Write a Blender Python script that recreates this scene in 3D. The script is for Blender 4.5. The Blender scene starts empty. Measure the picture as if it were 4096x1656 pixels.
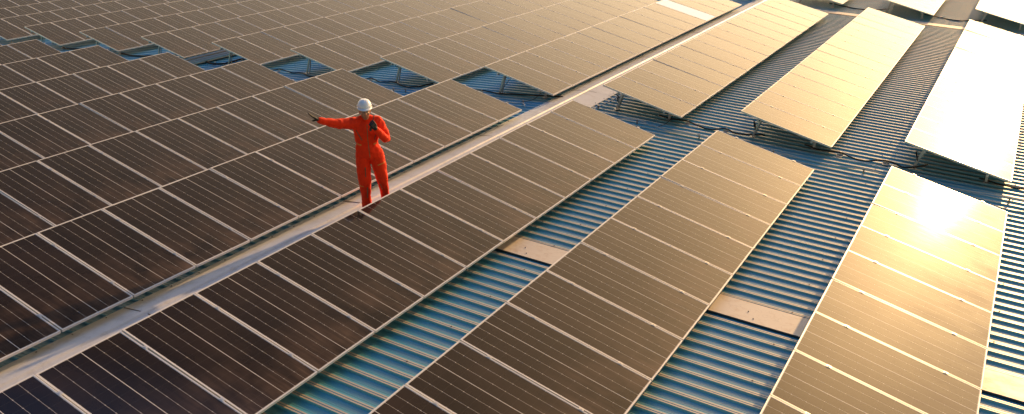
import bpy, bmesh, math, random
from mathutils import Vector, Matrix, noise
from mathutils.bvhtree import BVHTree
random.seed(7)
sc = bpy.context.scene
COL = bpy.data.collections.new('site')      # joined to the scene at the end (faster)
R = math.radians
V = Vector

# ------------------------------------------------------------------ helpers
def tag(o, label=None, cat=None, group=None, kind=None):
    if label: o['label'] = label
    if cat: o['category'] = cat
    if group: o['group'] = group
    if kind: o['kind'] = kind
    return o

def link(name, me, parent=None, mat=None):
    if isinstance(me, bmesh.types.BMesh):
        bm = me
        me = bpy.data.meshes.new(name)
        bm.normal_update()
        bm.to_mesh(me); bm.free()
    if mat: me.materials.append(mat)
    o = bpy.data.objects.new(name, me)
    COL.objects.link(o)
    if parent: o.parent = parent
    return o

def empty(name, loc=(0, 0, 0), rot=(0, 0, 0)):
    o = bpy.data.objects.new(name, None)
    o.empty_display_size = .2
    COL.objects.link(o)
    o.location = loc; o.rotation_euler = rot
    return o

def box(bm, x0, x1, y0, y1, z0, z1, M=None):
    vs = [V((x, y, z)) for z in (z0, z1) for y in (y0, y1) for x in (x0, x1)]
    if M: vs = [M @ v for v in vs]
    v = [bm.verts.new(p) for p in vs]
    for f in ((0, 2, 3, 1), (4, 5, 7, 6), (0, 1, 5, 4), (2, 6, 7, 3), (0, 4, 6, 2), (1, 3, 7, 5)):
        bm.faces.new([v[i] for i in f])

def frame_of(d):
    d = d.normalized()
    a = V((0, 0, 1)) if abs(d.z) < .9 else V((1, 0, 0))
    s = d.cross(a).normalized()
    return s, s.cross(d).normalized()

def bar(bm, p0, p1, w, h):
    p0, p1 = V(p0), V(p1)
    s, u = frame_of(p1 - p0)
    M = Matrix((( s.x, u.x, (p1-p0).x, p0.x), (s.y, u.y, (p1-p0).y, p0.y), (s.z, u.z, (p1-p0).z, p0.z), (0, 0, 0, 1)))
    box(bm, -w/2, w/2, -h/2, h/2, 0, 1, M)

def spline(pts, n=6):
    P = [V(p) for p in pts]
    P = [P[0]*2 - P[1]] + P + [P[-1]*2 - P[-2]]
    out = []
    for i in range(1, len(P) - 2):
        a, b, c, d = P[i-1:i+3]
        for k in range(n):
            t = k / n
            out.append(.5*((2*b) + (c-a)*t + (2*a-5*b+4*c-d)*t*t + (3*b-a-3*c+d)*t*t*t))
    out.append(P[-2])
    return out

def tube(bm, pts, r, n=8, caps=True):
    rings = []
    for i, p in enumerate(pts):
        d = (pts[min(i+1, len(pts)-1)] - pts[max(i-1, 0)])
        s, u = frame_of(d)
        rr = r[i] if isinstance(r, (list, tuple)) else r
        rings.append([bm.verts.new(p + s*math.cos(2*math.pi*k/n)*rr + u*math.sin(2*math.pi*k/n)*rr) for k in range(n)])
    for a, b in zip(rings, rings[1:]):
        for k in range(n):
            f = bm.faces.new((a[k], a[(k+1) % n], b[(k+1) % n], b[k])); f.smooth = True
    if caps:
        bm.faces.new(rings[0][::-1]); bm.faces.new(rings[-1])

# ------------------------------------------------------------------ materials
def mat(name):
    m = bpy.data.materials.new(name); m.use_nodes = True
    nt = m.node_tree
    return m, nt, nt.nodes['Principled BSDF']

class N:
    """tiny node-building helper"""
    def __init__(s, nt): s.nt = nt
    def n(s, t, **kw):
        x = s.nt.nodes.new(t)
        for k, v in kw.items(): setattr(x, k, v)
        return x
    def l(s, a, b): s.nt.links.new(a, b)
    def m(s, op, a, b=None, c=None, clamp=False):
        x = s.n('ShaderNodeMath', operation=op, use_clamp=clamp)
        for i, v in enumerate((a, b, c)):
            if v is None: continue
            if isinstance(v, (int, float)): x.inputs[i].default_value = v
            else: s.l(v, x.inputs[i])
        return x.outputs[0]
    def mix(s, f, a, b, mode='MIX'):
        x = s.n('ShaderNodeMix', data_type='RGBA', blend_type=mode)
        if isinstance(f, (int, float)): x.inputs[0].default_value = f
        else: s.l(f, x.inputs[0])
        for i, v in ((6, a), (7, b)):
            if isinstance(v, (tuple, list)): x.inputs[i].default_value = (*v, 1)
            else: s.l(v, x.inputs[i])
        return x.outputs[2]
    def noise(s, vec, scale, detail=4, rough=.55):
        x = s.n('ShaderNodeTexNoise')
        x.inputs['Scale'].default_value = scale; x.inputs['Detail'].default_value = detail
        x.inputs['Roughness'].default_value = rough
        s.l(vec, x.inputs['Vector']); return x.outputs['Fac']
    def mapping(s, vec, scale=(1, 1, 1), loc=(0, 0, 0)):
        x = s.n('ShaderNodeMapping'); x.inputs['Scale'].default_value = scale; x.inputs['Location'].default_value = loc
        s.l(vec, x.inputs['Vector']); return x.outputs[0]
    def ramp(s, f, lo, hi):
        x = s.n('ShaderNodeMapRange', clamp=True); s.l(f, x.inputs[0])
        x.inputs[1].default_value = lo; x.inputs[2].default_value = hi
        return x.outputs[0]

def simple(name, col, rough=.5, metal=0., var=.15, scale=6, bump=0.):
    m, nt, b = mat(name); g = N(nt)
    tc = g.n('ShaderNodeTexCoord').outputs['Object']
    f = g.noise(tc, scale)
    c = g.mix(f, tuple(x*(1-var) for x in col), tuple(min(1, x*(1+var)) for x in col))
    g.l(c, b.inputs['Base Color'])
    b.inputs['Roughness'].default_value = rough; b.inputs['Metallic'].default_value = metal
    if bump:
        bp = g.n('ShaderNodeBump'); bp.inputs['Strength'].default_value = bump; bp.inputs['Distance'].default_value = .01
        g.l(g.noise(tc, scale*6), bp.inputs['Height']); g.l(bp.outputs[0], b.inputs['Normal'])
    return m

def glass_material(name, cell=(.0075, .0040, .0048), dustc=(.155, .098, .066), dust=1.0, line=(.66, .64, .58)):
    m, nt, b = mat(name); g = N(nt)
    tc = g.n('ShaderNodeTexCoord').outputs['Object']
    sep = g.n('ShaderNodeSeparateXYZ'); g.l(tc, sep.inputs[0])
    x, y = sep.outputs[0], sep.outputs[1]
    oi = g.n('ShaderNodeObjectInfo')
    rnd = oi.outputs['Random']
    # columns: six across x, twelve cells along y
    x0, px = .020, .950/6
    y0, py = .022, 1.916/12
    cx = g.m('DIVIDE', g.m('SUBTRACT', x, x0), px)
    cy = g.m('DIVIDE', g.m('SUBTRACT', y, y0), py)
    dx = g.m('MULTIPLY', g.m('ABSOLUTE', g.m('SUBTRACT', cx, g.m('ROUND', cx))), px)
    dy = g.m('MULTIPLY', g.m('ABSOLUTE', g.m('SUBTRACT', cy, g.m('ROUND', cy))), py)
    centre = g.m('LESS_THAN', g.m('ABSOLUTE', g.m('SUBTRACT', cx, 3.0)), .5)
    wid = g.m('MULTIPLY_ADD', centre, .0028, .0012)
    line_m = g.m('LESS_THAN', dx, wid)
    node_m = g.m('LESS_THAN', g.m('ADD', dx, dy), .0066)
    gapy = g.m('MULTIPLY', g.m('LESS_THAN', dy, .0008), .06)
    edge = g.m('MAXIMUM', g.m('LESS_THAN', x, x0 - .0015), g.m('GREATER_THAN', x, x0 + .950 + .0015))
    edge = g.m('MAXIMUM', edge, g.m('MAXIMUM', g.m('LESS_THAN', y, y0 - .001), g.m('GREATER_THAN', y, y0 + 1.917)))
    mask = g.m('MAXIMUM', g.m('MAXIMUM', line_m, node_m), g.m('MAXIMUM', gapy, edge))
    # dust: streaks that run down the panel, gathered at the low edge (y = 0)
    off = g.n('ShaderNodeCombineXYZ'); g.l(g.m('MULTIPLY', rnd, 91.), off.inputs[0]); g.l(g.m('MULTIPLY', rnd, 37.), off.inputs[1])
    va = g.n('ShaderNodeVectorMath', operation='ADD'); g.l(tc, va.inputs[0]); g.l(off.outputs[0], va.inputs[1])
    pv = va.outputs[0]
    streak = g.ramp(g.noise(g.mapping(pv, (9, .8, 1)), 1.6, 6, .62), .38, .72)
    blot = g.ramp(g.noise(g.mapping(pv, (1.0, .8, 1)), 1.9, 3), .36, .70)
    low = g.m('POWER', g.m('SUBTRACT', 1.0, g.ramp(y, 0.0, 1.15)), 1.3)
    d = g.m('MULTIPLY', g.m('ADD', g.m('MULTIPLY', g.m('MULTIPLY', low, blot), g.m('MULTIPLY_ADD', streak, 1.3, .35)), g.m('MULTIPLY', blot, .16)), .62*dust)
    speck = g.ramp(g.noise(pv, 190, 2), .69, .74)
    d = g.m('ADD', d, g.m('MULTIPLY', speck, .10), clamp=True)
    base = g.mix(rnd, tuple(c*.82 for c in cell), tuple(c*1.25 for c in cell))
    base = g.mix(g.noise(pv, 75, 2), g.mix(.0, base, base), g.mix(.15, base, (.03, .02, .02)))
    base = g.mix(mask, base, line)
    base = g.mix(d, base, dustc)
    g.l(base, b.inputs['Base Color'])
    g.l(g.m('MULTIPLY_ADD', d, .2, .47), b.inputs['Roughness'])
    b.inputs['IOR'].default_value = 1.14
    b.inputs['Specular IOR Level'].default_value = .5
    b.inputs['Coat Weight'].default_value = 1.0
    b.inputs['Coat IOR'].default_value = 1.50
    g.l(g.m('MULTIPLY_ADD', g.noise(g.mapping(pv, (6, 1, 1)), 2.5), .04, .045), b.inputs['Coat Roughness'])
    # faint waviness of rolled glass
    bp = g.n('ShaderNodeBump'); bp.inputs['Strength'].default_value = .10; bp.inputs['Distance'].default_value = .004
    g.l(g.noise(pv, 3.5, 2), bp.inputs['Height'])
    g.l(bp.outputs[0], b.inputs['Coat Normal'])
    return m

M_GLASS = glass_material('panel_glass')
M_PALE = glass_material('sky_reflection_glass', cell=(.55, .78, .95), dust=.05)  # bluish sky reflection painted into the cell colour of one panel
M_FRAME = simple('anodised_frame', (.78, .76, .72), .36, .2, .06, 3)
M_ALU = simple('aluminium', (.50, .50, .49), .42, .6, .15, 8)
M_CLAMP = simple('clamp_metal', (.68, .67, .64), .35, .5, .05, 8)
M_CABLE = simple('black_cable', (.020, .014, .012), .6)
M_PIPE = simple('white_pvc', (.55, .53, .48), .45, 0, .2, 5)

def roof_material(name='blue_painted_sheet', ca=(.065, .35, .42), cb=(.11, .44, .50), coat=.75):
    m, nt, b = mat(name); g = N(nt)
    tc = g.n('ShaderNodeTexCoord').outputs['Object']
    n1 = g.noise(g.mapping(tc, (6, .5, 1)), 1.0, 6, .6)
    n2 = g.noise(g.mapping(tc, (1, 1, 1)), .35, 4)
    n3 = g.noise(g.mapping(tc, (30, 1.2, 1)), 1.0, 5, .65)
    c = g.mix(n2, ca, cb)
    dirt = g.m('MULTIPLY', g.ramp(n1, .50, .85), .35)
    c = g.mix(dirt, c, (.22, .235, .215))
    sx = g.n('ShaderNodeSeparateXYZ'); g.l(tc, sx.inputs[0])
    lap = g.m('MULTIPLY', g.m('LESS_THAN', g.m('FRACT', g.m('DIVIDE', g.m('ADD', sx.outputs[0], 9.30), .944)), .007), .8)
    dark = g.m('MAXIMUM', g.m('MULTIPLY', g.ramp(n3, .58, .8), .6), lap)
    c = g.mix(dark, c, (.035, .06, .08))
    g.l(c, b.inputs['Base Color'])
    g.l(g.m('MULTIPLY_ADD', n1, .20, .40), b.inputs['Roughness'])
    b.inputs['Specular IOR Level'].default_value = 1.0
    b.inputs['Coat Weight'].default_value = coat; b.inputs['Coat Roughness'].default_value = .34
    return m
M_ROOF = roof_material()

M_RIBTOP = roof_material('sunlit_rib_top', (.56, .47, .34), (.66, .56, .42))  # warm sunlight on the rib tops is painted into this beige
M_RIBTOP_L = roof_material('shaded_blue_rib_top', (.09, .33, .44), (.15, .40, .50), .05)  # shaded copy for the left slope: blue without the painted sunlight
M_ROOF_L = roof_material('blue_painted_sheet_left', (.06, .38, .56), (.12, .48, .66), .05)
def stained_material(name, a, c2, stain, rough=.45):
    m, nt, b = mat(name); g = N(nt)
    tc = g.n('ShaderNodeTexCoord').outputs['Object']
    n1 = g.noise(tc, 2.2, 8, .65)
    n2 = g.noise(g.mapping(tc, (1, .6, 1)), 6.5, 8, .7)
    c = g.mix(n1, a, c2)
    c = g.mix(g.m('MULTIPLY', g.ramp(n2, .50, .74), .8), c, stain)
    vo = g.n('ShaderNodeTexVoronoi', feature='DISTANCE_TO_EDGE'); vo.inputs['Scale'].default_value = 2.4
    va = g.n('ShaderNodeVectorMath', operation='ADD'); g.l(tc, va.inputs[0])
    nn = g.n('ShaderNodeTexNoise'); nn.inputs['Scale'].default_value = 3; g.l(tc, nn.inputs['Vector']); g.l(nn.outputs['Color'], va.inputs[1])
    g.l(va.outputs[0], vo.inputs['Vector'])
    crack = g.m('SUBTRACT', 1.0, g.ramp(vo.outputs['Distance'], .0, .03))
    c = g.mix(g.m('MULTIPLY', crack, .14), c, tuple(x*.45 for x in stain))
    g.l(c, b.inputs['Base Color'])
    g.l(g.m('MULTIPLY_ADD', n2, .3, rough-.1), b.inputs['Roughness'])
    b.inputs['Specular IOR Level'].default_value = .6
    return m
M_CAP = stained_material('galvanised_cap', (.57, .58, .58), (.67, .67, .65), (.46, .44, .40))
M_FLASH = stained_material('stained_flashing', (.70, .60, .46), (.80, .70, .55), (.55, .38, .22))
M_FLASHEDGE = simple('flashing_edge', (.035, .055, .075), .5)

# ------------------------------------------------------------------ measured layout
# x runs along the ridge, y up the left slope, z up.  Unit: metre.
PITCH_F, PITCH_B = 1.009, 1.0105
LEN, WID, THK = 1.96, .989, .036
TR, TL = .2494, .2392
SL = .0443
APEX_Y, APEX_Z = 1.02, -.586

def roof_z(y):
    return APEX_Z - SL*abs(y - APEX_Y)

CAM = V((-16.0042, -7.8969, 4.7962)); YAW, PIT, ROLL, FOC, PCY = .5318, .4062, -.0052, 3429.22, 67.0
_f = V((math.cos(YAW)*math.cos(PIT), math.sin(YAW)*math.cos(PIT), -math.sin(PIT)))
_r = V((math.sin(YAW), -math.cos(YAW), 0)); _u = _r.cross(_f)
_r2 = _r*math.cos(ROLL) + _u*math.sin(ROLL); _u2 = -_r*math.sin(ROLL) + _u*math.cos(ROLL)
def project(p):
    d = V(p) - CAM; z = d.dot(_f)
    if z < .2: return None
    return 2048 + FOC*d.dot(_r2)/z, 828 + PCY - FOC*d.dot(_u2)/z

# ------------------------------------------------------------------ roof sheeting
RIB = .236
def rib_profile(xa, xb):
    """x, height pairs of a trapezoidal sheet with small stiffening grooves"""
    out = []
    k0 = math.floor((xa + 9.1)/RIB); k1 = math.ceil((xb + 9.1)/RIB)
    for k in range(k0, k1):
        x = -9.1 + k*RIB
        out += [(x-.022, 0), (x-.018, -.006), (x-.012, -.006), (x-.008, 0), (x+.012, 0), (x+.021, -.029), (x+.075, -.029), (x+.079, -.0262), (x+.083, -.029),
                (x+.133, -.029), (x+.137, -.0262), (x+.141, -.029), (x+.184, -.029), (x+.194, 0)]
    return out

def make_roof(name, y0, y1, xa, xb, ny, label):
    bm = bmesh.new()
    prof = rib_profile(xa, xb)
    rows = []
    for j in range(ny + 1):
        y = y0 + (y1 - y0)*j/ny
        rows.append([bm.verts.new((x, y, roof_z(y) + h)) for x, h in prof])
    for a, b in zip(rows, rows[1:]):
        for i in range(len(prof) - 1):
            f = bm.faces.new((a[i], a[i+1], b[i+1], b[i]))
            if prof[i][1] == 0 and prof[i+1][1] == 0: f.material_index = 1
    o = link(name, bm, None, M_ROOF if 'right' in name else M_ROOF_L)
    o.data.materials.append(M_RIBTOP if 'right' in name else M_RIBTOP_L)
    tag(o, label, None, None, 'structure')
    return o
make_roof('roof_right_slope', -34, APEX_Y, -22, 70, 1, 'blue corrugated metal roof slope right of the ridge')
make_roof('roof_left_slope', APEX_Y, 75, -22, 85, 1, 'blue corrugated metal roof slope left of the ridge')
# screw rows on the rib tops of the right slope
bm = bmesh.new()
for j in range(9):
    y = .05 - 1.21*j
    for k in range(-2 + (j % 3), 120, 4):
        x = -9.1 + RIB*k - .012 + random.uniform(-.004, .004)
        yy = y + random.uniform(-.015, .015)
        c = V((x, yy, roof_z(yy)))
        vs = [bm.verts.new(c + V((.009*math.cos(t*math.pi/3), .009*math.sin(t*math.pi/3), .006))) for t in range(6)]
        vb = [bm.verts.new(c + V((.012*math.cos(t*math.pi/3), .012*math.sin(t*math.pi/3), -.001))) for t in range(6)]
        bm.faces.new(vs)
        for t in range(6): bm.faces.new((vb[t], vb[(t+1) % 6], vs[(t+1) % 6], vs[t]))
o = link('roof_screws', bm, bpy.data.objects['roof_right_slope'], simple('screw_head', (.06, .055, .05), .6))
tag(o, None, None, None, 'stuff')

# ridge cap, in overlapping lengths
joints = [-18.7, -14.36, -10.04, -5.72, -1.45, 2.87, 7.19, 11.5, 15.8, 20.1, 24.4, 28.7, 33.0]
pos_txt = ['lowest at the bottom left corner', 'under the long shadow at the lower left', 'just below the worker', 'running past the worker',
           'beside the last near panels', 'beside the gap between the blocks', 'first beyond the gap', 'second beyond the gap',
           'third beyond the gap', 'fourth beyond the gap', 'far away near the top edge', 'farthest at the top edge']
M_SEAL = simple('sealant', (.11, .075, .05), .7)
def make_cap(x0, x1, k):
    bm = bmesh.new()
    lift = .0015*(k % 2)
    yl, yr = 1.46, .36
    prof = [(yl+.004, -.012), (yl, .004), (APEX_Y+.045, .036), (APEX_Y+.022, .058), (APEX_Y-.022, .058), (APEX_Y-.045, .036), (yr, .004), (yr-.004, -.012)]
    xs = [x0 - .06, x1]
    rows = []
    nseg = 5
    for i in range(nseg+1):
        x = xs[0] + (xs[1]-xs[0])*i/nseg
        rows.append([bm.verts.new((x, y, roof_z(y) + h + lift*2 + random.uniform(-.0012, .0012))) for y, h in prof])
    for a, b in zip(rows, rows[1:]):
        for j in range(len(prof)-1):
            bm.faces.new((a[j], b[j], b[j+1], a[j+1]))
    # front lip, so that the joint reads as a step
    o = link('ridge_cap', bm, None, M_CAP)
    tag(o, 'grey galvanised ridge cap length, ' + pos_txt[k], 'ridge cap', 'ridge cap lengths end to end')
    # dark sealed joint and screws
    for (ya, yb) in ((yl-.01, APEX_Y+.05), (APEX_Y-.05, yr+.01)):
        n = 6
        bm = bmesh.new()
        for i in range(n):
            a = ya + (yb-ya)*i/n; b_ = ya + (yb-ya)*(i+1)/n
            ha = .004 + .032*(1-abs(a-APEX_Y)/.5); hb = .004 + .032*(1-abs(b_-APEX_Y)/.5)
            w = .010
            za, zb = roof_z(a)+ha+.006, roof_z(b_)+hb+.006
            jx = .006*math.sin(k)
            vs = [bm.verts.new(p) for p in ((x0-.06-w+jx, a, za), (x0-.06+w+jx, a, za), (x0-.06+w+jx, b_, zb), (x0-.06-w+jx, b_, zb))]
            bm.faces.new(vs)
        bmesh.ops.remove_doubles(bm, verts=bm.verts[:], dist=.0005)
        link('joint_seal', bm, o, M_SEAL)
    bm = bmesh.new()
    x = x0 + .2
    while x < x1 - .1:
        for y in (yl-.05, yr+.05):
            r_ = .011
            zz = roof_z(y) + .010
            ring = [bm.verts.new((x+r_*math.cos(t*math.pi/3), y+r_*math.sin(t*math.pi/3), zz+.004)) for t in range(6)]
            ring2 = [bm.verts.new((x+r_*math.cos(t*math.pi/3), y+r_*math.sin(t*math.pi/3), zz-.004)) for t in range(6)]
            bm.faces.new(ring)
            for t in range(6): bm.faces.new((ring2[t], ring2[(t+1) % 6], ring[(t+1) % 6], ring[t]))
        x += RIB*2
    link('screws', bm, o, simple('screw_metal', (.10, .08, .06), .5, .4))
for k in range(len(joints)-1):
    make_cap(joints[k], joints[k+1], k)

# flat stained flashing strips that cross the right slope
def flashing(x0, x1, label):
    bm = bmesh.new()
    n = 34
    for (xa, xb, ha, hb, mi) in ((x0, x0, -.032, .014, 1), (x0, x1, .014, .010, 0), (x1, x1+.01, .010, -.03, 1)):
        rows = []
        for j in range(n+1):
            y = .30 - 1.0*j
            dz = .004*math.sin(j*1.7)
            rows.append((bm.verts.new((xa, y, roof_z(y)+ha+(dz if ha > 0 else 0))), bm.verts.new((xb, y, roof_z(y)+hb+(dz if hb > 0 else 0)))))
        for a, b in zip(rows, rows[1:]):
            f = bm.faces.new((a[0], b[0], b[1], a[1])); f.material_index = mi
    o = link('flashing_strip', bm, None, M_FLASH)
    o.data.materials.append(M_FLASHEDGE)
    tag(o, label, 'flashing', 'flat flashing strips crossing the roof')
    bm = bmesh.new()
    for j in range(24):
        for k2 in range(3):
            y = -.9 - j*1.15 - k2*.11; x = x0 + .10 + .16*((j + k2*2) % 3)
            if k2 == 2: continue
            tube(bm, [V((x, y, roof_z(y)+.008)), V((x, y, roof_z(y)+.022))], .008, 6)
    link('screws', bm, o, simple('dark_screw', (.02, .02, .02), .5))
flashing(-5.93, -5.40, 'stained beige flashing strip crossing between the near rows')
flashing(18.12, 18.62, 'stained beige flashing strip crossing behind the far block')

# ------------------------------------------------------------------ solar panels
def frame_bm():
    bm = bmesh.new()
    w = .0125
    box(bm, 0, w, 0, LEN, -THK, 0); box(bm, WID-w, WID, 0, LEN, -THK, 0)
    box(bm, w, WID-w, 0, w, -THK, -.0004); box(bm, w, WID-w, LEN-w, LEN, -THK, -.0004)
    return bm
def glass_bm():
    bm = bmesh.new(); w = .0125
    box(bm, w, WID-w, w, LEN-w, -.008, -.0025)
    return bm
def clamp_bm():
    bm = bmesh.new()
    box(bm, -.021, .021, -.026, .026, .001, .0045)
    box(bm, -.006, .006, -.03, .03, -.03, .001)
    tube(bm, [V((0, 0, .0045)), V((0, 0, .010))], .008, 6)
    return bm
proto_frame = proto_glass = proto_clamp = None
me_frame = bpy.data.meshes.new('frame'); b_ = frame_bm(); b_.normal_update(); b_.to_mesh(me_frame); b_.free(); me_frame.materials.append(M_FRAME)
me_glass = bpy.data.meshes.new('glass'); b_ = glass_bm(); b_.normal_update(); b_.to_mesh(me_glass); b_.free(); me_glass.materials.append(M_GLASS)
me_pale = me_glass.copy(); me_pale.materials.clear(); me_pale.materials.append(M_PALE)
me_clamp = bpy.data.meshes.new('clamp'); b_ = clamp_bm(); b_.normal_update(); b_.to_mesh(me_clamp); b_.free(); me_clamp.materials.append(M_CLAMP)

ORD = ['zeroth', 'first', 'second', 'third', 'fourth', 'fifth', 'sixth', 'seventh', 'eighth', 'ninth', 'tenth', 'eleventh', 'twelfth',
       'thirteenth', 'fourteenth', 'fifteenth', 'sixteenth', 'seventeenth', 'eighteenth', 'nineteenth', 'twentieth']

def row_geo(side, i):
    """high edge y, z and tilt of a row"""
    if side == 'R': return -3.216*i, -.1422*i, TR
    return 3.1731 + 3.3137*i, .0706 - .1465*i, TL
XF = {('R', 0): 0, ('R', 1): -.1265, ('R', 2): -.2597, ('R', 3): -.39}
XB = {('R', 0): 1.5153, ('R', 1): 1.4153, ('R', 2): 1.3932, ('R', 3): 1.36}
for i, v in enumerate([.047, .1231, .1923, .2399, .3254, .3989]): XF['L', i] = v
for i, v in enumerate([1.5212, 1.6211, 1.7275, 1.8221, 1.8548, 1.9241, 2.0051]): XB['L', i] = v
for i in range(6, 20): XF['L', i] = .3989 + .07*(i-5)
for i in range(7, 20): XB['L', i] = 2.0051 + .07*(i-6)

cands = []
rows_used = {}
for side, n in (('R', 5), ('L', 16)):
    for i in range(n):
        if (side, i) not in XF: XF[side, i] = -.5; XB[side, i] = 1.34
        yh, zh, t = row_geo(side, i)
        for blk in 'FBC':
            for k in range(15 if blk == 'B' else (14 if blk == 'F' else 15)):
                if blk == 'F': x0 = XF[side, i] - PITCH_F*(k+1) + .01
                elif blk == 'B': x0 = XB[side, i] + PITCH_B*k + .01
                else: x0 = XB[side, i] + 17.62 + PITCH_B*k + .01
                yl = yh - LEN*math.cos(t); zl = zh - LEN*math.sin(t)
                pr = [project((x, y, z)) for x in (x0, x0+WID) for y, z in ((yl, zl), (yh, zh))]
                if None in pr: continue
                xs = [p[0] for p in pr]; ys = [p[1] for p in pr]
                if max(xs) < -60 or min(xs) > 4156 or max(ys) < -25 or min(ys) > 1716: continue
                cxs = [min(max(v, 0), 4096) for v in xs]; cys = [min(max(v, 0), 1656) for v in ys]
                vis = (max(cxs)-min(cxs))*(max(cys)-min(cys))
                area = (max(xs)-min(xs))*(max(ys)-min(ys))
                cands.append((vis, area, side, i, blk, k, x0, yl, zl, t, sum(xs)/4))
                r0 = rows_used.setdefault((side, i, blk), [x0, x0+WID])
                r0[0] = min(r0[0], x0); r0[1] = max(r0[1], x0+WID)
cands.sort(key=lambda c: -c[0])
print('PANELS', len(cands), 'in view', sum(1 for c in cands if c[0] > 0))
keep = cands[:300]
rows_used = {}
for (vis, area, side, i, blk, k, x0, yl, zl, t, sx) in keep:
    r0 = rows_used.setdefault((side, i, blk), [x0, x0+WID]); r0[0] = min(r0[0], x0); r0[1] = max(r0[1], x0+WID)
done_protos = None
for (vis, area, side, i, blk, k, x0, yl, zl, t, sx) in keep:
    jt = random.gauss(0, .0020); jr = random.gauss(0, .0018)
    e = empty('solar_panel', (x0, yl, zl), (t + jt, jr, 0))
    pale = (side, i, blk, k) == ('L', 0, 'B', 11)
    tone = 'pale blue' if pale else ('dark' if sx < 1900 else 'bronze' if sx < 2750 else 'golden')
    where = {'F': 'near block', 'B': 'middle block', 'C': 'farthest block'}[blk]
    gap = {'F': 'cable gap', 'B': 'cable gap', 'C': 'far gap'}[blk]
    sd = 'right' if side == 'R' else 'left'
    tag(e, f"{tone} solar panel, {ORD[k+1]} from the {gap}, {ORD[i+1]} row {sd} of ridge, {where}", 'solar panel',
        'solar panels laid in tilted rows on the roof')
    if done_protos is None:
        done_protos = [link('frame', me_frame), link('glass', me_glass), link('clamp', me_clamp)]
        parts = done_protos
    else:
        parts = [o.copy() for o in done_protos]
        for o in parts: COL.objects.link(o)
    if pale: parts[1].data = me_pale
    c2 = parts[2].copy(); COL.objects.link(c2)
    gx = WID + .010 if True else 0
    parts[2].location = (gx, .40, 0); c2.location = (gx, 1.56, 0)
    for o in parts + [c2]: o.parent = e
# mounting racks
def leg_bm(p0, p1, w=.05):
    bm = bmesh.new(); bar(bm, p0, p1, w, .035); return bm
blkname = {'F': 'near block', 'B': 'middle block', 'C': 'farthest block'}
for (side, i, blk), (xa, xb) in rows_used.items():
    yh, zh, t = row_geo(side, i)
    ct, st = math.cos(t), math.sin(t)
    e = empty('mounting_rack', (xa, yh, roof_z(yh)))
    sd = 'right' if side == 'R' else 'left'
    tag(e, f"aluminium mounting rack under the {ORD[i+1]} panel row {sd} of the ridge, {blkname[blk]}", 'mounting rack', 'aluminium racks carrying the panel rows')
    def at(v, dz):   # distance from the low edge up the panel, offset along the normal
        s = LEN - v
        return V((0, yh - s*ct - dz*st, zh - s*st + dz*ct))
    o0 = V((xa, yh, roof_z(yh)))
    for v in (.40, 1.56):
        bm = bmesh.new()
        p = at(v, -THK-.024)
        bar(bm, V((xa-.02, p.y, p.z))-o0, V((xb+.02, p.y, p.z))-o0, .04, .044)
        link('rail', bm, e, M_ALU)
    if side == 'R': xs = [xa+.37+2.42*j for j in range(int((xb-xa)/2.42)+1)] if blk != 'F' else [xb-.45-2.42*j for j in range(int((xb-xa)/2.42)+1)]
    elif blk == 'F': xs = [xb-.45]
    else: xs = [xa+.37, xa+2.8]
    for x in xs:
        for v, off in ((1.56, .17), (.40, 0.0)):
            p = at(v, -THK-.046)
            fy = p.y + off
            foot = V((x, fy, roof_z(fy) + .012))
            top = V((x + .02, p.y, p.z+.03))
            bm = bmesh.new()
            bar(bm, foot-o0, top-o0, .045, .028)
            if v > 1: bar(bm, V((x+.09, fy-.02, roof_z(fy-.02)+.012))-o0, V((x+.04, p.y-.02, p.z+.0))-o0, .022, .022)
            lg = link('leg', bm, e, M_ALU)
            bm = bmesh.new()
            f = foot-o0
            box(bm, f.x-.07, f.x+.07, f.y-.055, f.y+.055, f.z-.012, f.z-.004)
            tube(bm, [V((f.x-.045, f.y+.03, f.z-.004)), V((f.x-.045, f.y+.03, f.z+.01))], .010, 6)
            tube(bm, [V((f.x+.045, f.y-.03, f.z-.004)), V((f.x+.045, f.y-.03, f.z+.01))], .010, 6)
            link('foot_plate', bm, lg, M_ALU)
            bm = bmesh.new()
            tp = top-o0
            box(bm, tp.x-.05, tp.x+.05, tp.y-.03, tp.y+.03, tp.z-.06, tp.z+.012)
            link('bracket', bm, lg, M_ALU)

# ------------------------------------------------------------------ cables and pipes in the gaps
M_SPR = simple('sprinkler', (.30, .26, .22), .5)
def cable(name, pts, r, m, label, cat, group=None, clips=(), sag=0.012, clipcol=None):
    z0 = V((pts[0][0], pts[0][1], roof_z(pts[0][1])))
    e = empty(name, z0)
    P = [V((p[0], p[1], roof_z(p[1]) + (p[2] if len(p) > 2 else r + .002))) - z0 for p in pts]
    S = spline(P, 7)
    for j, q in enumerate(S): q.z += sag*abs(math.sin(j*.55))*.6
    bm = bmesh.new(); tube(bm, S, r, 8)
    link('cable_run' if cat == 'cable' else 'pipe_run', bm, e, m)
    for (x, y) in clips:
        bm = bmesh.new()
        c = V((x, y, roof_z(y))) - z0
        if cat == 'cable':
            box(bm, c.x-.13, c.x-.02, c.y-.06, c.y+.06, c.z+.002, c.z+.006)
            box(bm, c.x-.022, c.x-.018, c.y-.06, c.y+.06, c.z+.006, c.z+.035)
            box(bm, c.x-.02, c.x+.02, c.y-.012, c.y+.012, c.z+.001, c.z+.075)
            link('clip_plate', bm, e, M_ALU)
        else:
            tube(bm, [V((c.x, c.y, c.z)), V((c.x, c.y, c.z+.04)), V((c.x, c.y, c.z+.075))], [.020, .014, .014], 10)
            tube(bm, [V((c.x, c.y, c.z+.075)), V((c.x, c.y, c.z+.10))], .022, 10)
            link('sprinkler_head', bm, e, M_SPR)
    tag(e, label, 'cable' if cat == 'cable' else 'pipe', group)
    return e

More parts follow.
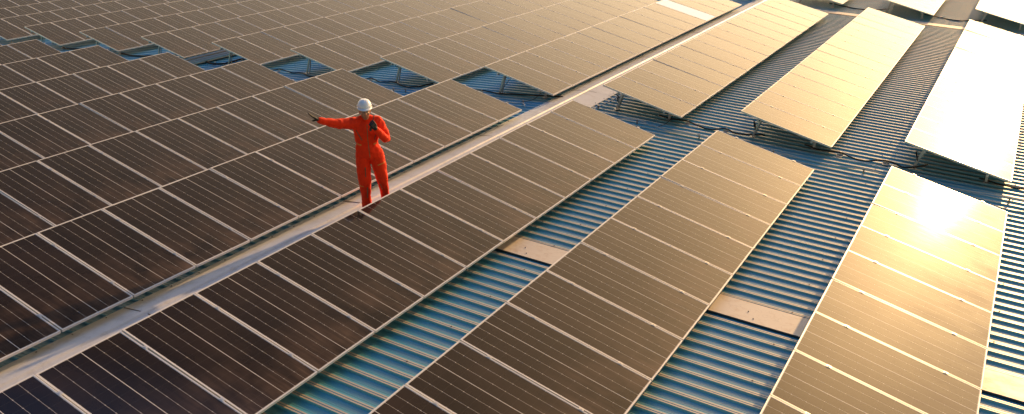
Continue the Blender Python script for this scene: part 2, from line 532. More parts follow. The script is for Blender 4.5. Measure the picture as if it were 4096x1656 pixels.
CG = 'black cable bundles crossing the gaps'
cable('power_cable', [(2.0, -1.2), (1.9, -1.54), (1.83, -1.92, .06), (1.72, -2.32), (1.70, -2.57), (1.81, -2.80, .06), (1.74, -3.1), (1.80, -3.42, .05), (2.0, -3.62)], .017, M_CABLE,
      'thick black cable on the roof between first and second rows right of ridge', 'cable', CG, [(1.85, -1.95), (1.83, -2.83)])
cable('power_cable', [(1.9, -4.5), (1.74, -4.82), (1.68, -5.25, .06), (1.56, -5.67), (1.73, -6.12, .06), (1.66, -6.47), (1.78, -6.72, .05), (2.1, -6.85)], .017, M_CABLE,
      'thick black cable on the roof between second and third rows right of ridge', 'cable', CG, [(1.72, -5.25), (1.77, -6.13)])
cable('power_cable', [(1.9, -7.8), (1.75, -8.15), (1.74, -8.6), (1.7, -9.1, .06), (1.8, -9.5), (1.9, -10)], .017, M_CABLE,
      'thick black cable bundle at the right edge below the glaring panel', 'cable', CG, [(1.75, -8.9)])
cable('power_cable', [(20.3, -1.2), (19.95, -1.85), (19.68, -2.48), (20.0, -3.0), (20.6, -3.4)], .017, M_CABLE,
      'black cable bundle in the far gap between first and second rows right of ridge', 'cable', CG, [(19.9, -2.0)])
cable('power_cable', [(20.3, -4.7), (20.11, -5.12), (19.75, -5.83), (20.1, -6.26), (20.6, -6.8)], .017, M_CABLE,
      'black cable bundle in the far gap between second and third rows right of ridge', 'cable', CG, [(20.0, -5.3)])
cable('power_cable', [(2.1, 1.3), (1.95, 2.0), (1.88, 2.6), (1.83, 2.97), (1.8, 3.4, .06), (1.95, 3.76), (2.1, 4.4)], .016, M_CABLE,
      'black cable under the first row left of ridge at the gap', 'cable', CG, [(1.82, 3.45)])
cable('power_cable', [(2.19, 5.2), (1.72, 5.40), (1.64, 5.76), (1.95, 6.28), (1.92, 6.5), (1.86, 6.77), (1.99, 7.13, .06), (1.90, 7.4), (1.95, 8.2)], .016, M_CABLE,
      'drooping black cable by the post of the second row left of ridge', 'cable', CG, [(2.0, 7.15)])
cable('power_cable', [(1.8, 8.6), (1.78, 8.9), (1.70, 9.12), (1.85, 9.4), (2.0, 9.7), (1.92, 10.0), (2.02, 10.54, .06), (1.99, 10.95), (2.1, 11.6)], .017, M_CABLE,
      'thick black cable by the post of the third row left of ridge', 'cable', CG, [(2.02, 10.6)])
cable('power_cable', [(2.7, 12.5), (2.95, 13.1), (2.32, 13.08), (2.14, 13.2), (2.07, 13.57), (2.37, 14.2)], .026, M_CABLE,
      'thick black cable looping by the post of the fourth row left of ridge', 'cable', CG, [(2.1, 13.4)])
cable('power_cable', [(2.2, 15.2), (2.1, 15.9), (2.3, 16.6), (2.1, 17.3), (2.3, 18.2)], .028, M_CABLE,
      'thick black cable by the post of the fifth row left of ridge', 'cable', CG)
cable('power_cable', [(2.3, 18.9), (2.2, 19.6), (2.4, 20.3), (2.2, 21), (2.4, 21.6)], .028, M_CABLE,
      'thick black cable by the post of the sixth row left of ridge', 'cable', CG)
PG = 'white rinse pipes in the gap'
cable('rinse_pipe', [(1.0, .30, .04), (1.35, .16, .05), (1.62, .15, .05), (2.8, .11, .05), (6.0, .10, .05)], .015, M_PIPE,
      'white pipe beside the ridge cap leading under the middle block', 'pipe', PG, [(1.62, .14)])
cable('rinse_pipe', [(1.06, -.2, .05), (1.08, -.55, .06), (1.13, -1.05, .10), (1.10, -1.30, .05), (1.07, -1.57, .04), (.99, -1.9, .03), (.99, -2.5, .07), (.93, -3.2, .05),
      (.88, -4.13, .08), (.90, -4.61, .05), (.86, -5.3, .04), (.86, -5.9, .09), (.87, -6.5, .04), (.9, -7.6, .06), (.85, -8.4, .1), (.9, -9.2, .05), (.9, -11, .05)], .013, M_PIPE,
      'long white pipe with small sprinkler heads across the gap right of ridge', 'pipe', PG, [(1.13, -1.03), (1.0, -2.5), (.88, -4.1), (.86, -5.85), (.86, -8.35)])
cable('rinse_pipe', [(.8, 1.62, .05), (1.05, 1.84, .06), (1.0, 2.1, .05), (1.14, 2.7, .05), (1.2, 4.0, .04), (1.2, 5.0, .06), (1.16, 5.32, .09), (1.1, 5.72, .06), (1.1, 7, .05), (1.1, 9, .05)], .013, M_PIPE,
      'white pipe across the gap left of ridge', 'pipe', PG, [(1.13, 1.86), (1.16, 5.34), (1.1, 5.68)])
# thin loose wires
for pts, lab in (([(1.16, -1.5, .02), (1.5, -1.6, .05), (1.86, -1.62, .18)], 'thin black wire hanging from the low post of the first row right of ridge'),
                 ([(1.15, 1.95, .05), (1.5, 1.8, .04), (1.9, 1.8, .12)], 'thin black wire by the low post of the first row left of ridge'),
                 ([(1.95, 3.0, .05), (2.25, 3.03, .12), (2.7, 3.0, .35)], 'thin black wire curving up from the tall post of the first row left of ridge')):
    z0 = V((pts[0][0], pts[0][1], roof_z(pts[0][1])))
    bm = bmesh.new(); tube(bm, spline([V((p[0], p[1], roof_z(p[1])+p[2]))-z0 for p in pts], 6), .007, 6)
    o = link('loose_wire', bm, None, M_CABLE); o.location = z0
    tag(o, lab, 'wire', 'thin loose wires')
for x, y, zt, lab in ((1.93, -.22, -.27, 'first row right of ridge'), (1.83, -3.44, -.42, 'second row right of ridge'), (1.80, -6.66, -.56, 'third row right of ridge'),
                     (2.02, 6.25, -.20, 'second row left of ridge'), (2.3, 16.2, -.70, 'fifth row left of ridge')):
    bm = bmesh.new()
    pts = []
    for k in range(40):
        a = k*.62; r_ = .07 + .025*math.sin(k*1.7)
        pts.append(V((r_*math.cos(a)*.7 + .04*math.sin(k*.4), r_*math.sin(a)*.4, -.12 + r_*math.sin(a) - .03*math.sin(k*.9))))
    tube(bm, pts, .0055, 5)
    o = link('wire_coil', bm, None, M_CABLE); o.location = (x, y, zt)
    tag(o, 'tangled black wire coil hanging at the tall post of the ' + lab, 'wire', 'wire coils at the tall posts')
# conduit pipes that show under the fourth left row
e = empty('conduit_tray', (1.7, 14.2, roof_z(14.2)))
tag(e, 'beige conduit pipes and tray under the fifth row left of ridge', 'conduit')
bm = bmesh.new(); box(bm, 0, 5.6, -.28, .28, .035, .05); link('tray', bm, e, simple('tray_metal', (.20, .18, .14), .5, .3))
for yy in (-.34, -.12, .20):
    bm = bmesh.new(); tube(bm, [V((-.2, yy, .12)), V((2.7, yy, .13)), V((5.6, yy, .12))], .038, 10); link('conduit', bm, e, M_PIPE)

# ------------------------------------------------------------------ the worker
# built facing -y, x to the picture's right, feet on z = 0, then turned
PX, PY, PS = -5.915, .70, 1.075
PZ = roof_z(PY) + .030
ROT = R(-50.2)

def loft(bm, secs, n=24):
    rings = []
    for (c, rx, ry) in secs:
        rings.append([bm.verts.new((c[0]+rx*math.cos(2*math.pi*k/n), c[1]+ry*math.sin(2*math.pi*k/n), c[2])) for k in range(n)])
    for a, b in zip(rings, rings[1:]):
        for k in range(n): bm.faces.new((a[k], a[(k+1) % n], b[(k+1) % n], b[k]))
    bm.faces.new(rings[0][::-1]); bm.faces.new(rings[-1])

def limb(bm, pts, rad, n=18):
    """tapered limb with rounded ends"""
    P = [V(p) for p in pts]
    S = spline(P, 5); m_ = len(S)
    rr = []
    for j in range(m_):
        t = j/(m_-1)*(len(rad)-1); a = min(int(t), len(rad)-2); rr.append(rad[a]+(rad[a+1]-rad[a])*(t-a))
    d0 = (S[0]-S[1]).normalized(); d1 = (S[-1]-S[-2]).normalized()
    A = [S[0]+d0*rr[0]*math.sin(a) for a in (1.45, 1.0, .5)]; Ar = [rr[0]*math.cos(a) for a in (1.45, 1.0, .5)]
    B = [S[-1]+d1*rr[-1]*math.sin(a) for a in (.5, 1.0, 1.45)]; Br = [rr[-1]*math.cos(a) for a in (.5, 1.0, 1.45)]
    tube(bm, A+S+B, Ar+rr+Br, n)

def ell(bm, c, r, rot=None, sub=3):
    M = Matrix.Translation(c) @ (rot.to_4x4() if rot else Matrix.Identity(4)) @ Matrix.Diagonal((*r, 1))
    bmesh.ops.create_icosphere(bm, subdivisions=sub, radius=1, matrix=M)

def fuse(bm, voxel, smooth=6, fac=.5):
    """union of overlapping closed shapes as one skin"""
    me = bpy.data.meshes.new('tmp'); bm.to_mesh(me); bm.free()
    o = bpy.data.objects.new('tmp', me); sc.collection.objects.link(o)
    r_ = o.modifiers.new('r', 'REMESH'); r_.mode = 'VOXEL'; r_.voxel_size = voxel
    s = o.modifiers.new('s', 'SMOOTH'); s.iterations = smooth; s.factor = fac
    dg = bpy.context.evaluated_depsgraph_get(); dg.update()
    out = bpy.data.meshes.new_from_object(o.evaluated_get(dg))
    bpy.data.objects.remove(o); bpy.data.meshes.remove(me)
    for p in out.polygons: p.use_smooth = True
    return out

# limb joints
S1, E1, W1 = V((-.175, .0, 1.395)), V((-.42, -.11, 1.45)), V((-.635, -.22, 1.525))      # raised arm
S2, E2, W2 = V((.165, .0, 1.395)), V((.272, -.085, 1.165)), V((.140, -.265, 1.365))       # arm with the radio
HD = V((-.005, -.03, 1.575))

# body: one continuous skin (head, neck, trunk, limbs under the clothes)
bm = bmesh.new()
tilt = Matrix.Rotation(R(1), 3, 'X') @ Matrix.Rotation(R(6), 3, 'Z')
def h(p): return HD + tilt @ V(p)
ell(bm, h((0, .012, .035)), (.076, .096, .092), tilt)
ell(bm, h((0, -.022, -.030)), (.062, .070, .080), tilt)
ell(bm, h((0, -.050, -.088)), (.036, .032, .026), tilt)            # chin
ell(bm, h((0, -.075, .028)), (.050, .020, .012), tilt)              # brow
ell(bm, h((0, -.100, -.012)), (.0125, .018, .026), tilt)              # nose
ell(bm, h((0, -.104, -.027)), (.017, .014, .010), tilt)
ell(bm, h((0, -.082, -.058)), (.026, .014, .007), tilt)             # lips
ell(bm, h((0, -.080, -.069)), (.022, .014, .006), tilt)
for s in (-1, 1):
    ell(bm, h((s*.042, -.070, -.020)), (.020, .018, .017), tilt)     # cheekbone
    ell(bm, h((s*.077, .010, -.005)), (.010, .020, .033), tilt)      # ear
limb(bm, [(0, .02, 1.36), (0, .01, 1.45), (-.003, -.012, 1.53)], [.075, .060, .058])
loft(bm, [((.015, 0, .90), .12, .10), ((0, 0, .98), .125, .09), ((0, 0, 1.2), .15, .10), ((0, .01, 1.35), .16, .09), ((0, .01, 1.41), .10, .07)])
limb(bm, [S1, E1, W1], [.055, .043, .030]); limb(bm, [S2, E2, W2], [.055, .043, .030])
limb(bm, [(-.08, 0, .88), (-.082, -.01, .50), (-.075, .01, .09)], [.080, .060, .045])
limb(bm, [(.11, 0, .88), (.180, -.01, .50), (.225, .01, .09)], [.085, .062, .045])
body_me = fuse(bm, .0055, 4)
def skin_material():
    m, nt, b = mat('skin'); g = N(nt)
    tc = g.n('ShaderNodeTexCoord').outputs['Object']
    sep = g.n('ShaderNodeSeparateXYZ'); g.l(tc, sep.inputs[0])
    beard = g.m('SUBTRACT', 1.0, g.ramp(sep.outputs[2], 1.515, 1.555))
    beard = g.m('MULTIPLY', beard, g.ramp(g.noise(tc, 120), .3, .6))
    c = g.mix(g.noise(tc, 30), (.44, .19, .105), (.56, .27, .16))
    c = g.mix(g.m('MULTIPLY', beard, .55), c, (.07, .045, .035))
    g.l(c, b.inputs['Base Color']); b.inputs['Roughness'].default_value = .45
    b.inputs['Subsurface Weight'].default_value = .08; b.inputs['Subsurface Radius'].default_value = (.01, .004, .002)
    return m
person = link('person', body_me, None, skin_material())
person.location = (PX, PY, PZ); person.rotation_euler = (0, 0, ROT); person.scale = (PS, PS, PS)
tag(person, 'worker in orange coverall and white hard hat standing on the ridge, one arm stretched out', 'person')

# coverall
bm = bmesh.new()
loft(bm, [((.022, .0, .865), .165, .108), ((.022, 0, .90), .205, .128), ((.012, 0, .97), .196, .124), ((-.006, 0, 1.06), .162, .112), ((-.010, 0, 1.09), .158, .110),
          ((-.008, 0, 1.14), .170, .120), ((-.003, 0, 1.22), .184, .128), ((0, 0, 1.31), .190, .126), ((0, .005, 1.375), .185, .110), ((0, .01, 1.415), .145, .090), ((0, .01, 1.45), .08, .07)], 32)
limb(bm, [S1+V((.05, .01, -.02)), S1, E1+V((0, 0, -.015)), W1], [.10, .095, .068, .046])
limb(bm, [S2+V((-.04, .01, -.01)), S2+V((.004, 0, -.01)), E2, W2+V((.012, .02, -.02))], [.10, .090, .066, .045])
limb(bm, [(-.082, 0, .90), (-.086, -.008, .72), (-.084, -.012, .52), (-.080, .0, .26), (-.078, .005, .075)], [.108, .104, .096, .072, .074])
limb(bm, [(.118, 0, .90), (.150, -.008, .71), (.177, -.012, .52), (.202, .0, .30), (.225, .005, .075)], [.112, .104, .086, .066, .072])
limb(bm, [V((-.12, .02, 1.40)), V((-.04, .02, 1.445)), V((.04, .02, 1.445)), V((.12, .02, 1.40))], [.07, .066, .066, .07])
cov = fuse(bm, .0075, 6)
# folds of the cloth: noise stretched along each limb, stronger at elbows, waist, knees
NRM = [v.normal.copy() for v in cov.vertices]
for vi, v in enumerate(cov.vertices):
    p = v.co.copy()
    q = V((p.x*7, p.y*7, p.z*5)) if p.z < .86 else V((p.x*8, p.y*8, p.z*9))
    a = noise.noise(q*1.9 + V((3, 1, 7)))
    rid = 1 - abs(noise.noise(V((p.x*9+p.z*11, p.y*7, p.z*15-p.x*10)) * 1.15))*2
    zone = .55
    for c, r_ in ((E1, .13), (E2, .14), (V((0, 0, 1.08)), .16), (V((-.085, 0, .50)), .17), (V((.18, 0, .50)), .17), (V((.03, 0, .84)), .15), (S1, .14), (S2, .14), (V((-.08, 0, .14)), .12), (V((.21, 0, .14)), .12)):
        zone += .9*max(0, 1 - (p-c).length/r_)
    n_ = NRM[vi]
    v.co = p + n_*(a*.009 + rid*.0062*zone)
    if abs(p.z-1.085) < .018 and abs(p.x) < .22: v.co -= n_*.004
for p in cov.polygons: p.use_smooth = True
def cloth_material():
    m, nt, b = mat('orange_cloth'); g = N(nt)
    tc = g.n('ShaderNodeTexCoord').outputs['Object']
    c = g.mix(g.noise(tc, 9, 5), (.84, .026, .002), (1.0, .046, .004))
    stain = g.m('MULTIPLY', g.ramp(g.noise(tc, 14, 5, .7), .60, .75), .28)
    c = g.mix(stain, c, (.40, .05, .02))
    g.l(c, b.inputs['Base Color']); b.inputs['Roughness'].default_value = .8
    b.inputs['Specular IOR Level'].default_value = .25
    b.inputs['Sheen Weight'].default_value = .15; b.inputs['Sheen Tint'].default_value = (1, .4, .2, 1)
    bp = g.n('ShaderNodeBump'); bp.inputs['Strength'].default_value = .45; bp.inputs['Distance'].default_value = .008
    g.l(g.noise(g.mapping(tc, (1, 1, 1.6)), 22, 4), bp.inputs['Height']); g.l(bp.outputs[0], b.inputs['Normal'])
    return m
coverall = link('coverall', cov, person, cloth_material())
bvh = BVHTree.FromPolygons([v.co for v in cov.vertices], [p.vertices for p in cov.polygons])
# the camera looks slightly down at him: project trims along that direction
def onto(x, z):
    hit = bvh.ray_cast(V((x, -1, z)), V((0, 1, 0)))
    return (hit[0], hit[1]) if hit[0] else None
def ribbon(pts, w, parent, name, m, off=.0035):
    bm = bmesh.new(); prev = None
    P = []
    for (a, b) in zip(pts, pts[1:]):
        for k in range(10):
            P.append((a[0]+(b[0]-a[0])*k/10, a[1]+(b[1]-a[1])*k/10))
    P.append(pts[-1])
    H = [onto(*p) for p in P]; H = [q for q in H if q]
    for j, (c, n_) in enumerate(H):
        d = (H[min(j+1, len(H)-1)][0] - H[max(j-1, 0)][0])
        if d.length < 1e-6: continue
        s = d.normalized().cross(n_).normalized()*w/2
        a = bm.verts.new(c+s+n_*off); b = bm.verts.new(c-s+n_*off)
        if prev: bm.faces.new((prev[0], a, b, prev[1]))
        prev = (a, b)
    return link(name, bm, parent, m)
M_ZIP = simple('zip_tape', (.34, .12, .035), .5)
M_PATCH = simple('worn_tape', (.78, .22, .03), .6)
M_DZIP = simple('dark_zip', (.16, .10, .05), .5, .3)
ribbon([(.012, 1.395), (.008, 1.2), (.012, 1.08), (.022, .90)], .011, coverall, 'zipper', M_ZIP)
ribbon([(-.150, 1.315), (-.075, 1.165)], .013, coverall, 'pocket_zip', M_DZIP)
ribbon([(.125, 1.23), (.100, 1.16)], .013, coverall, 'pocket_zip', M_DZIP)
ribbon([(-.060, .745), (-.062, .59)], .013, coverall, 'pocket_zip', M_DZIP)
ribbon([(.125, .765), (.245, .80)], .018, coverall, 'pocket_flap', M_PATCH)
ribbon([(-.050, .42), (-.060, .24)], .018, coverall, 'pocket_zip', M_ZIP)
ribbon([(-.160, .445), (-.10, .435)], .014, coverall, 'pocket_flap', M_PATCH)
ribbon([(.145, .46), (.17, .36)], .014, coverall, 'pocket_zip', M_ZIP)
ribbon([(-.155, 1.10), (-.09, 1.085)], .022, coverall, 'waist_tab', M_PATCH)
ribbon([(.085, 1.085), (.135, 1.10)], .022, coverall, 'waist_tab', M_PATCH)
# collar: two pointed leaves and a stand
bm = bmesh.new()
for s in (-1, 1):
    pts = []
    for k in range(9):
        t = k/8
        a = -math.pi/2 + s*(.16 + t*2.75)
        top = V((.066*math.cos(a)-.001, .064*math.sin(a)+.006, 1.468 + .022*t - .030*(1-t)**2))
        out = V((.105*math.cos(a), .098*math.sin(a)+.006, 1.425 + .030*t - .075*(1-t)**2.2))
        pts.append((bm.verts.new(top), bm.verts.new(out)))
    for a, b in zip(pts, pts[1:]):
        bm.faces.new((a[0], b[0], b[1], a[1]))
cl = link('collar', bm, coverall, coverall.data.materials[0])
so = cl.modifiers.new('thickness', 'SOLIDIFY'); so.thickness = .006
# cuffs
bm = bmesh.new()
limb(bm, [W1+V((.05, .025, -.018)), W1+V((-.012, -.004, .004))], [.047, .045])
link('cuff', bm, coverall, coverall.data.materials[0])
bm = bmesh.new()
limb(bm, [W2+V((.045, .045, -.055)), W2+V((.004, .006, -.006))], [.046, .043])
for p in bm.verts: pass
link('cuff', bm, coverall, coverall.data.materials[0])

# gloves: palm, four unequal bent fingers and a thumb
M_GLOVE = simple('black_glove', (.014, .012, .010), .65, 0, .3, 40, .3)
def glove(wrist, fwd, palm_n, curl, thumb_dir, spread, arm, nm='glove'):
    """fwd: wrist to knuckles, palm_n: out of the palm"""
    f = fwd.normalized(); n_ = (palm_n - f*palm_n.dot(f)).normalized(); s = f.cross(n_)   # s: across the palm
    bm = bmesh.new()
    limb(bm, [wrist - arm.normalized()*.05, wrist - arm.normalized()*.012, wrist + f*.02], [.034, .031, .030])
    for t in (-.030, -.010, .010, .030):
        limb(bm, [wrist + f*.012 + s*t*.6, wrist + f*.055 + s*t, wrist + f*.088 + s*t*1.05], [.018, .0175, .0135])
    for j, (t, L) in enumerate(((-.033, .070), (-.011, .082), (.011, .076), (.033, .060))):
        base = wrist + f*.092 + s*t*1.02
        d0 = (f + s*t*spread*20*.25)
        pts = [base]; ang = 0
        for seg, fr in enumerate((.45, .30, .25)):
            ang += curl[seg]*(1 + .12*j)
            d = (d0*math.cos(ang) + n_*math.sin(ang)).normalized()
            pts.append(pts[-1] + d*L*fr)
        limb(bm, pts, [.0125, .0115, .0105, .0095], 12)
    tb = wrist + f*.030 - s*.032 + n_*.008
    td = thumb_dir.normalized()
    limb(bm, [tb, tb + td*.032 + f*.008, tb + td*.052 + f*.030 + n_*.004], [.016, .0135, .0105], 12)
    me = fuse(bm, .0032, 3)
    return link(nm, me, person, M_GLOVE)
fw1 = V((-.80, -.10, .58))
glove(W1 + V((-.022, -.010, .010)), fw1, V((-.55, -.15, -.80)), (-.06, -.05, -.04), V((-.45, -.75, -.45)), .30, W1-E1)
fw2 = V((-.42, -.22, .88))
gl2 = glove(W2 + V((-.006, -.012, .012)), fw2, V((-.55, .80, .0)), (.75, 1.0, .8), V((-.6, .1, .75)), .06, W2-E2)

# hard hat
bm = bmesh.new()
HC = HD + V((0, .014, .066))
n = 40
rings = []
for j in range(11):
    a = j/10*math.pi/2
    rr, zz = math.cos(a)**.72 if j < 10 else 0, math.sin(a)
    ring = []
    for k in range(n):
        th = 2*math.pi*k/n
        x, y = math.cos(th), math.sin(th)
        ridge = 1 + .025*max(0, 1-abs(x)/.16)*(1 if j > 1 else 0) + .012*max(0, 1-abs(abs(x)-.42)/.10)*(1 if 2 < j < 9 else 0)
        ring.append(bm.verts.new((HC.x + .103*rr*x*1.0, HC.y + .124*rr*y, HC.z + .112*zz*(1 + (ridge-1)*1.1) + .004*(ridge-1)*40*rr)))
    rings.append(ring)
for a, b in zip(rings, rings[1:]):
    for k in range(n):
        f = bm.faces.new((a[k], a[(k+1) % n], b[(k+1) % n], b[k])); f.smooth = True
bmesh.ops.remove_doubles(bm, verts=bm.verts[:], dist=.0008)
hat = link('hard_hat', bm, person, None)
mh, nth, bh = mat('hard_hat_shell')
bh.inputs['Base Color'].default_value = (.72, .76, .80, 1); bh.inputs['Roughness'].default_value = .28; bh.inputs['Coat Weight'].default_value = .4
g = N(nth); tcn = g.n('ShaderNodeTexCoord').outputs['Object']
g.l(g.mix(g.noise(tcn, 12), (.74, .80, .86), (.84, .88, .92)), bh.inputs['Base Color'])
hat.data.materials.append(mh)
so = hat.modifiers.new('thickness', 'SOLIDIFY'); so.thickness = .003
bm = bmesh.new()
inner, outer = [], []
for k in range(48):
    th = 2*math.pi*k/48; x, y = math.cos(th), math.sin(th)
    peak = max(0, -y)**2.2
    w = .011 + .026*peak
    inner.append(bm.verts.new((HC.x+.101*x, HC.y+.122*y, HC.z+.001)))
    outer.append(bm.verts.new((HC.x+(.103+w*.75)*x, HC.y+(.124+w)*y, HC.z-.010-.014*peak)))
for k in range(48):
    f = bm.faces.new((inner[k], outer[k], outer[(k+1) % 48], inner[(k+1) % 48])); f.smooth = True
br = link('brim', bm, hat, mh)
so = br.modifiers.new('thickness', 'SOLIDIFY'); so.thickness = .004
bm = bmesh.new()
ell(bm, V((HC.x-.100, HC.y-.01, HC.z+.022)), (.010, .020, .014), None, 2); ell(bm, V((HC.x+.100, HC.y-.01, HC.z+.022)), (.010, .020, .014), None, 2)
link('side_lugs', bm, hat, mh)
# short dark hair under the hat
bm = bmesh.new()
ell(bm, h((0, .030, .018)), (.0795, .082, .066), tilt)
me = bpy.data.meshes.new('hair'); bm.to_mesh(me); bm.free()
link('hair', me, person, simple('dark_hair', (.02, .013, .009), .7, 0, .3, 60))
# eyes
for s in (-1, 1):
    bm = bmesh.new(); ell(bm, h((s*.029, -.080, .006)), (.0125, .009, .0075), tilt, 2)
    ey = link('eye', bm, person, simple('eye_white', (.40, .36, .32), .3))
    bm = bmesh.new(); ell(bm, h((s*.029, -.0875, .004)), (.0055, .004, .0055), tilt, 2)
    link('iris', bm, ey, simple('iris_dark', (.02, .012, .008), .2))
    bm = bmesh.new(); ell(bm, h((s*.030, -.090, .024)), (.019, .005, .0042), tilt, 2)
    link('eyebrow', bm, person, simple('brow_hair', (.025, .016, .010), .7))
# clear safety glasses
bm = bmesh.new(); top = []
for k in range(17):
    a = -math.pi/2 + (k-8)/8*1.15
    x, y = .074*math.cos(a), .100*math.sin(a)-.008
    dip = .010 if abs(k-8) < 2 else 0
    top.append((bm.verts.new(h((x, y, .022))), bm.verts.new(h((x, y, -.018+dip)))))
for a, b in zip(top, top[1:]):
    f = bm.faces.new((a[0], b[0], b[1], a[1])); f.smooth = True
mg, ntg, bg = mat('clear_lens')
bg.inputs['Base Color'].default_value = (.6, .55, .5, 1); bg.inputs['Roughness'].default_value = .05; bg.inputs['Alpha'].default_value = .14
sg = link('safety_glasses', bm, person, mg)
bm = bmesh.new()
tube(bm, [h((.074*math.cos(-math.pi/2+(k-8)/8*1.15), .101*math.sin(-math.pi/2+(k-8)/8*1.15)-.008, .022)) for k in range(17)], .0022, 6)
for s in (-1, 1): tube(bm, [h((s*.068, -.048, .020)), h((s*.080, .012, .014))], .0022, 6)
link('glasses_frame', bm, sg, simple('grey_plastic', (.25, .22, .2), .3))
# boots
for (x, a) in ((-.078, -8), (.226, 14)):
    bm = bmesh.new()
    Mx = Matrix.Translation((x, 0, 0)) @ Matrix.Rotation(R(a), 4, 'Z')
    def tp(p): return Mx @ V(p)
    limb(bm, [tp((0, .045, .052)), tp((0, -.04, .048)), tp((0, -.14, .040))], [.046, .046, .040])
    limb(bm, [tp((0, .02, .06)), tp((0, .02, .17))], [.050, .052])
    for v in bm.verts: v.co.z = max(v.co.z, .004)
    me = fuse(bm, .007, 3)
    bt = link('boot', me, person, simple('boot_leather', (.03, .02, .014), .5))
    bm = bmesh.new()
    loft(bm, [((0, 0, 0), 1, 1), ((0, 0, .018), 1, 1)], 24)
    for v in bm.verts: v.co = tp((v.co.x*.047, v.co.y*.140-.045, v.co.z))
    link('sole', bm, bt, simple('rubber_sole', (.015, .015, .015), .8))

# radio in his hand (a thing of its own)
hand_c = W2 + V((-.006, -.012, .012)) + fw2.normalized()*.085 + V((-.026, .020, -.045))
rad = empty('two_way_radio', (0, 0, 0))
Mp = Matrix.Translation((PX, PY, PZ)) @ Matrix.Rotation(ROT, 4, 'Z') @ Matrix.Scale(PS, 4)
ax = V((.30, -.02, .95)).normalized()
rad.matrix_world = Mp @ Matrix.Translation(hand_c) @ ax.to_track_quat('Z', 'Y').to_matrix().to_4x4()
tag(rad, 'black two way radio with stub antenna held at the worker\'s chin', 'radio')
M_RAD = simple('black_plastic', (.018, .018, .018), .4)
bm = bmesh.new(); box(bm, -.026, .026, -.017, .017, -.055, .065)
bmesh.ops.bevel(bm, geom=bm.edges[:], offset=.005, segments=2, affect='EDGES')
rb = link('radio_body', bm, rad, M_RAD)
bm = bmesh.new(); tube(bm, [V((.015, 0, .064)), V((.015, 0, .09)), V((.018, 0, .180))], [.0075, .0065, .0045], 10); link('antenna', bm, rad, M_RAD)
bm = bmesh.new(); tube(bm, [V((-.010, 0, .064)), V((-.010, 0, .080))], .008, 12); link('knob', bm, rad, simple('red_knob', (.35, .03, .02), .4))
bm = bmesh.new()
for k in range(5): box(bm, -.018, .018, -.0185, -.0165, .012+.009*k, .017+.009*k)
link('speaker_grille', bm, rb, simple('grille', (.05, .05, .05), .5))

# ------------------------------------------------------------------ light
AZ, EL = R(-7.3), R(15.6)
sund = V((math.cos(AZ)*math.cos(EL), math.sin(AZ)*math.cos(EL), math.sin(EL)))
L = bpy.data.lights.new('sun', 'SUN'); L.energy = 5.0; L.angle = R(.6); L.color = (1, .60, .26)
so = bpy.data.objects.new('sun', L); COL.objects.link(so)
so.rotation_euler = (-sund).to_track_quat('-Z', 'Y').to_euler(); so.location = sund*40
w = bpy.data.worlds.new('World'); sc.world = w; w.use_nodes = True
nt = w.node_tree; g = N(nt)
bg = nt.nodes['Background']
sky = g.n('ShaderNodeTexSky', sky_type='NISHITA'); sky.sun_disc = False
sky.sun_elevation = EL; sky.sun_rotation = math.pi/2 - AZ
sky.air_density = 1.2; sky.dust_density = .6; sky.ozone_density = 2.0
bg.inputs['Strength'].default_value = .10
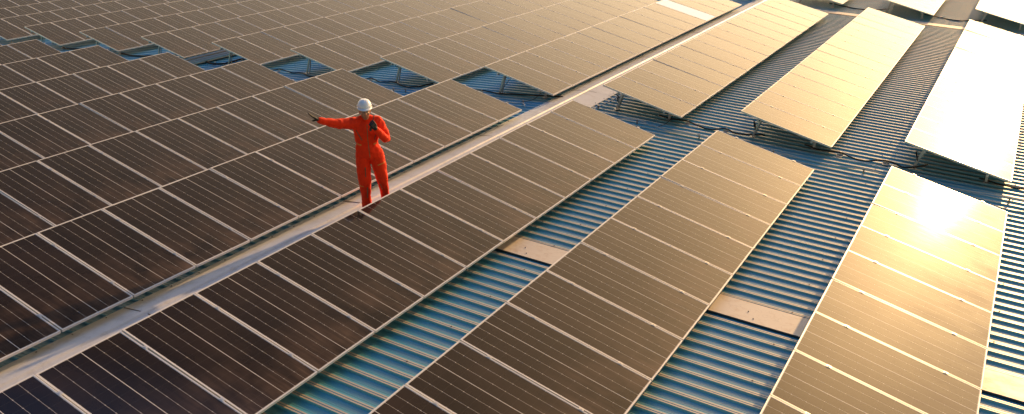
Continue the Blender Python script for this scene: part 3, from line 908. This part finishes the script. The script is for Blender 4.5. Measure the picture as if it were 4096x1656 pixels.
# thin warm haze around the low sun, as part of the sky itself
tc = g.n('ShaderNodeTexCoord').outputs['Generated']
dt = g.n('ShaderNodeVectorMath', operation='DOT_PRODUCT'); g.l(tc, dt.inputs[0]); dt.inputs[1].default_value = tuple(sund)
c0 = g.m('MAXIMUM', dt.outputs['Value'], 0.0)
wide = g.m('MULTIPLY_ADD', g.m('POWER', c0, 18.0), 7.0, g.m('MULTIPLY', g.m('POWER', c0, 6.0), 9.0))
mid = g.m('MULTIPLY', g.m('POWER', c0, 220.0), 30.0)
hal = g.n('ShaderNodeVectorMath', operation='SCALE'); hal.inputs[0].default_value = (1.0, .57, .20)
g.l(g.m('ADD', wide, mid), hal.inputs['Scale'])
sepw = g.n('ShaderNodeSeparateXYZ'); g.l(tc, sepw.inputs[0])
hi = g.ramp(sepw.outputs[2], .78, 1.0)
lo = g.ramp(sepw.outputs[2], .30, .66)
tint = g.mix(1.0, sky.outputs[0], g.mix(hi, g.mix(lo, (.80, .60, .52), (.27, .20, .24)), (1.5, 5.0, 7.2)), 'MULTIPLY')
# keep the sky model's own white aureole below the amber haze
damp = g.m('SUBTRACT', 1.0, g.m('MULTIPLY', g.m('POWER', c0, 12.0), .85))
td = g.n('ShaderNodeVectorMath', operation='SCALE'); g.l(tint, td.inputs[0]); g.l(damp, td.inputs['Scale'])
tint = td.outputs[0]
# pale evening haze low in the sky
zc = g.m('SUBTRACT', 1.0, g.m('MAXIMUM', sepw.outputs[2], 0.0))
hz = g.m('MULTIPLY', g.m('POWER', zc, 2.5), g.m('MULTIPLY_ADD', c0, 44.0, 2.0))
hzc = g.n('ShaderNodeVectorMath', operation='SCALE'); hzc.inputs[0].default_value = (1.0, .75, .45); g.l(hz, hzc.inputs['Scale'])
ad0 = g.n('ShaderNodeVectorMath', operation='ADD'); g.l(tint, ad0.inputs[0]); g.l(hzc.outputs[0], ad0.inputs[1])
ad = g.n('ShaderNodeVectorMath', operation='ADD'); g.l(ad0.outputs[0], ad.inputs[0]); g.l(hal.outputs[0], ad.inputs[1])
g.l(ad.outputs[0], bg.inputs['Color'])

# ------------------------------------------------------------------ camera
cam = bpy.data.cameras.new('camera'); co = bpy.data.objects.new('camera', cam); COL.objects.link(co)
cam.sensor_width = 36; cam.lens = 36*FOC/4096; cam.clip_end = 500; cam.clip_start = .05
cam.shift_y = PCY/4096
Mc = Matrix((( _r2.x, _u2.x, -_f.x, CAM.x), (_r2.y, _u2.y, -_f.y, CAM.y), (_r2.z, _u2.z, -_f.z, CAM.z), (0, 0, 0, 1)))
co.matrix_world = Mc
sc.collection.children.link(COL)
sc.camera = co
sc.view_settings.view_transform = 'Standard'; sc.view_settings.look = 'None'; sc.view_settings.exposure = 0
sc.cycles.max_bounces = 6
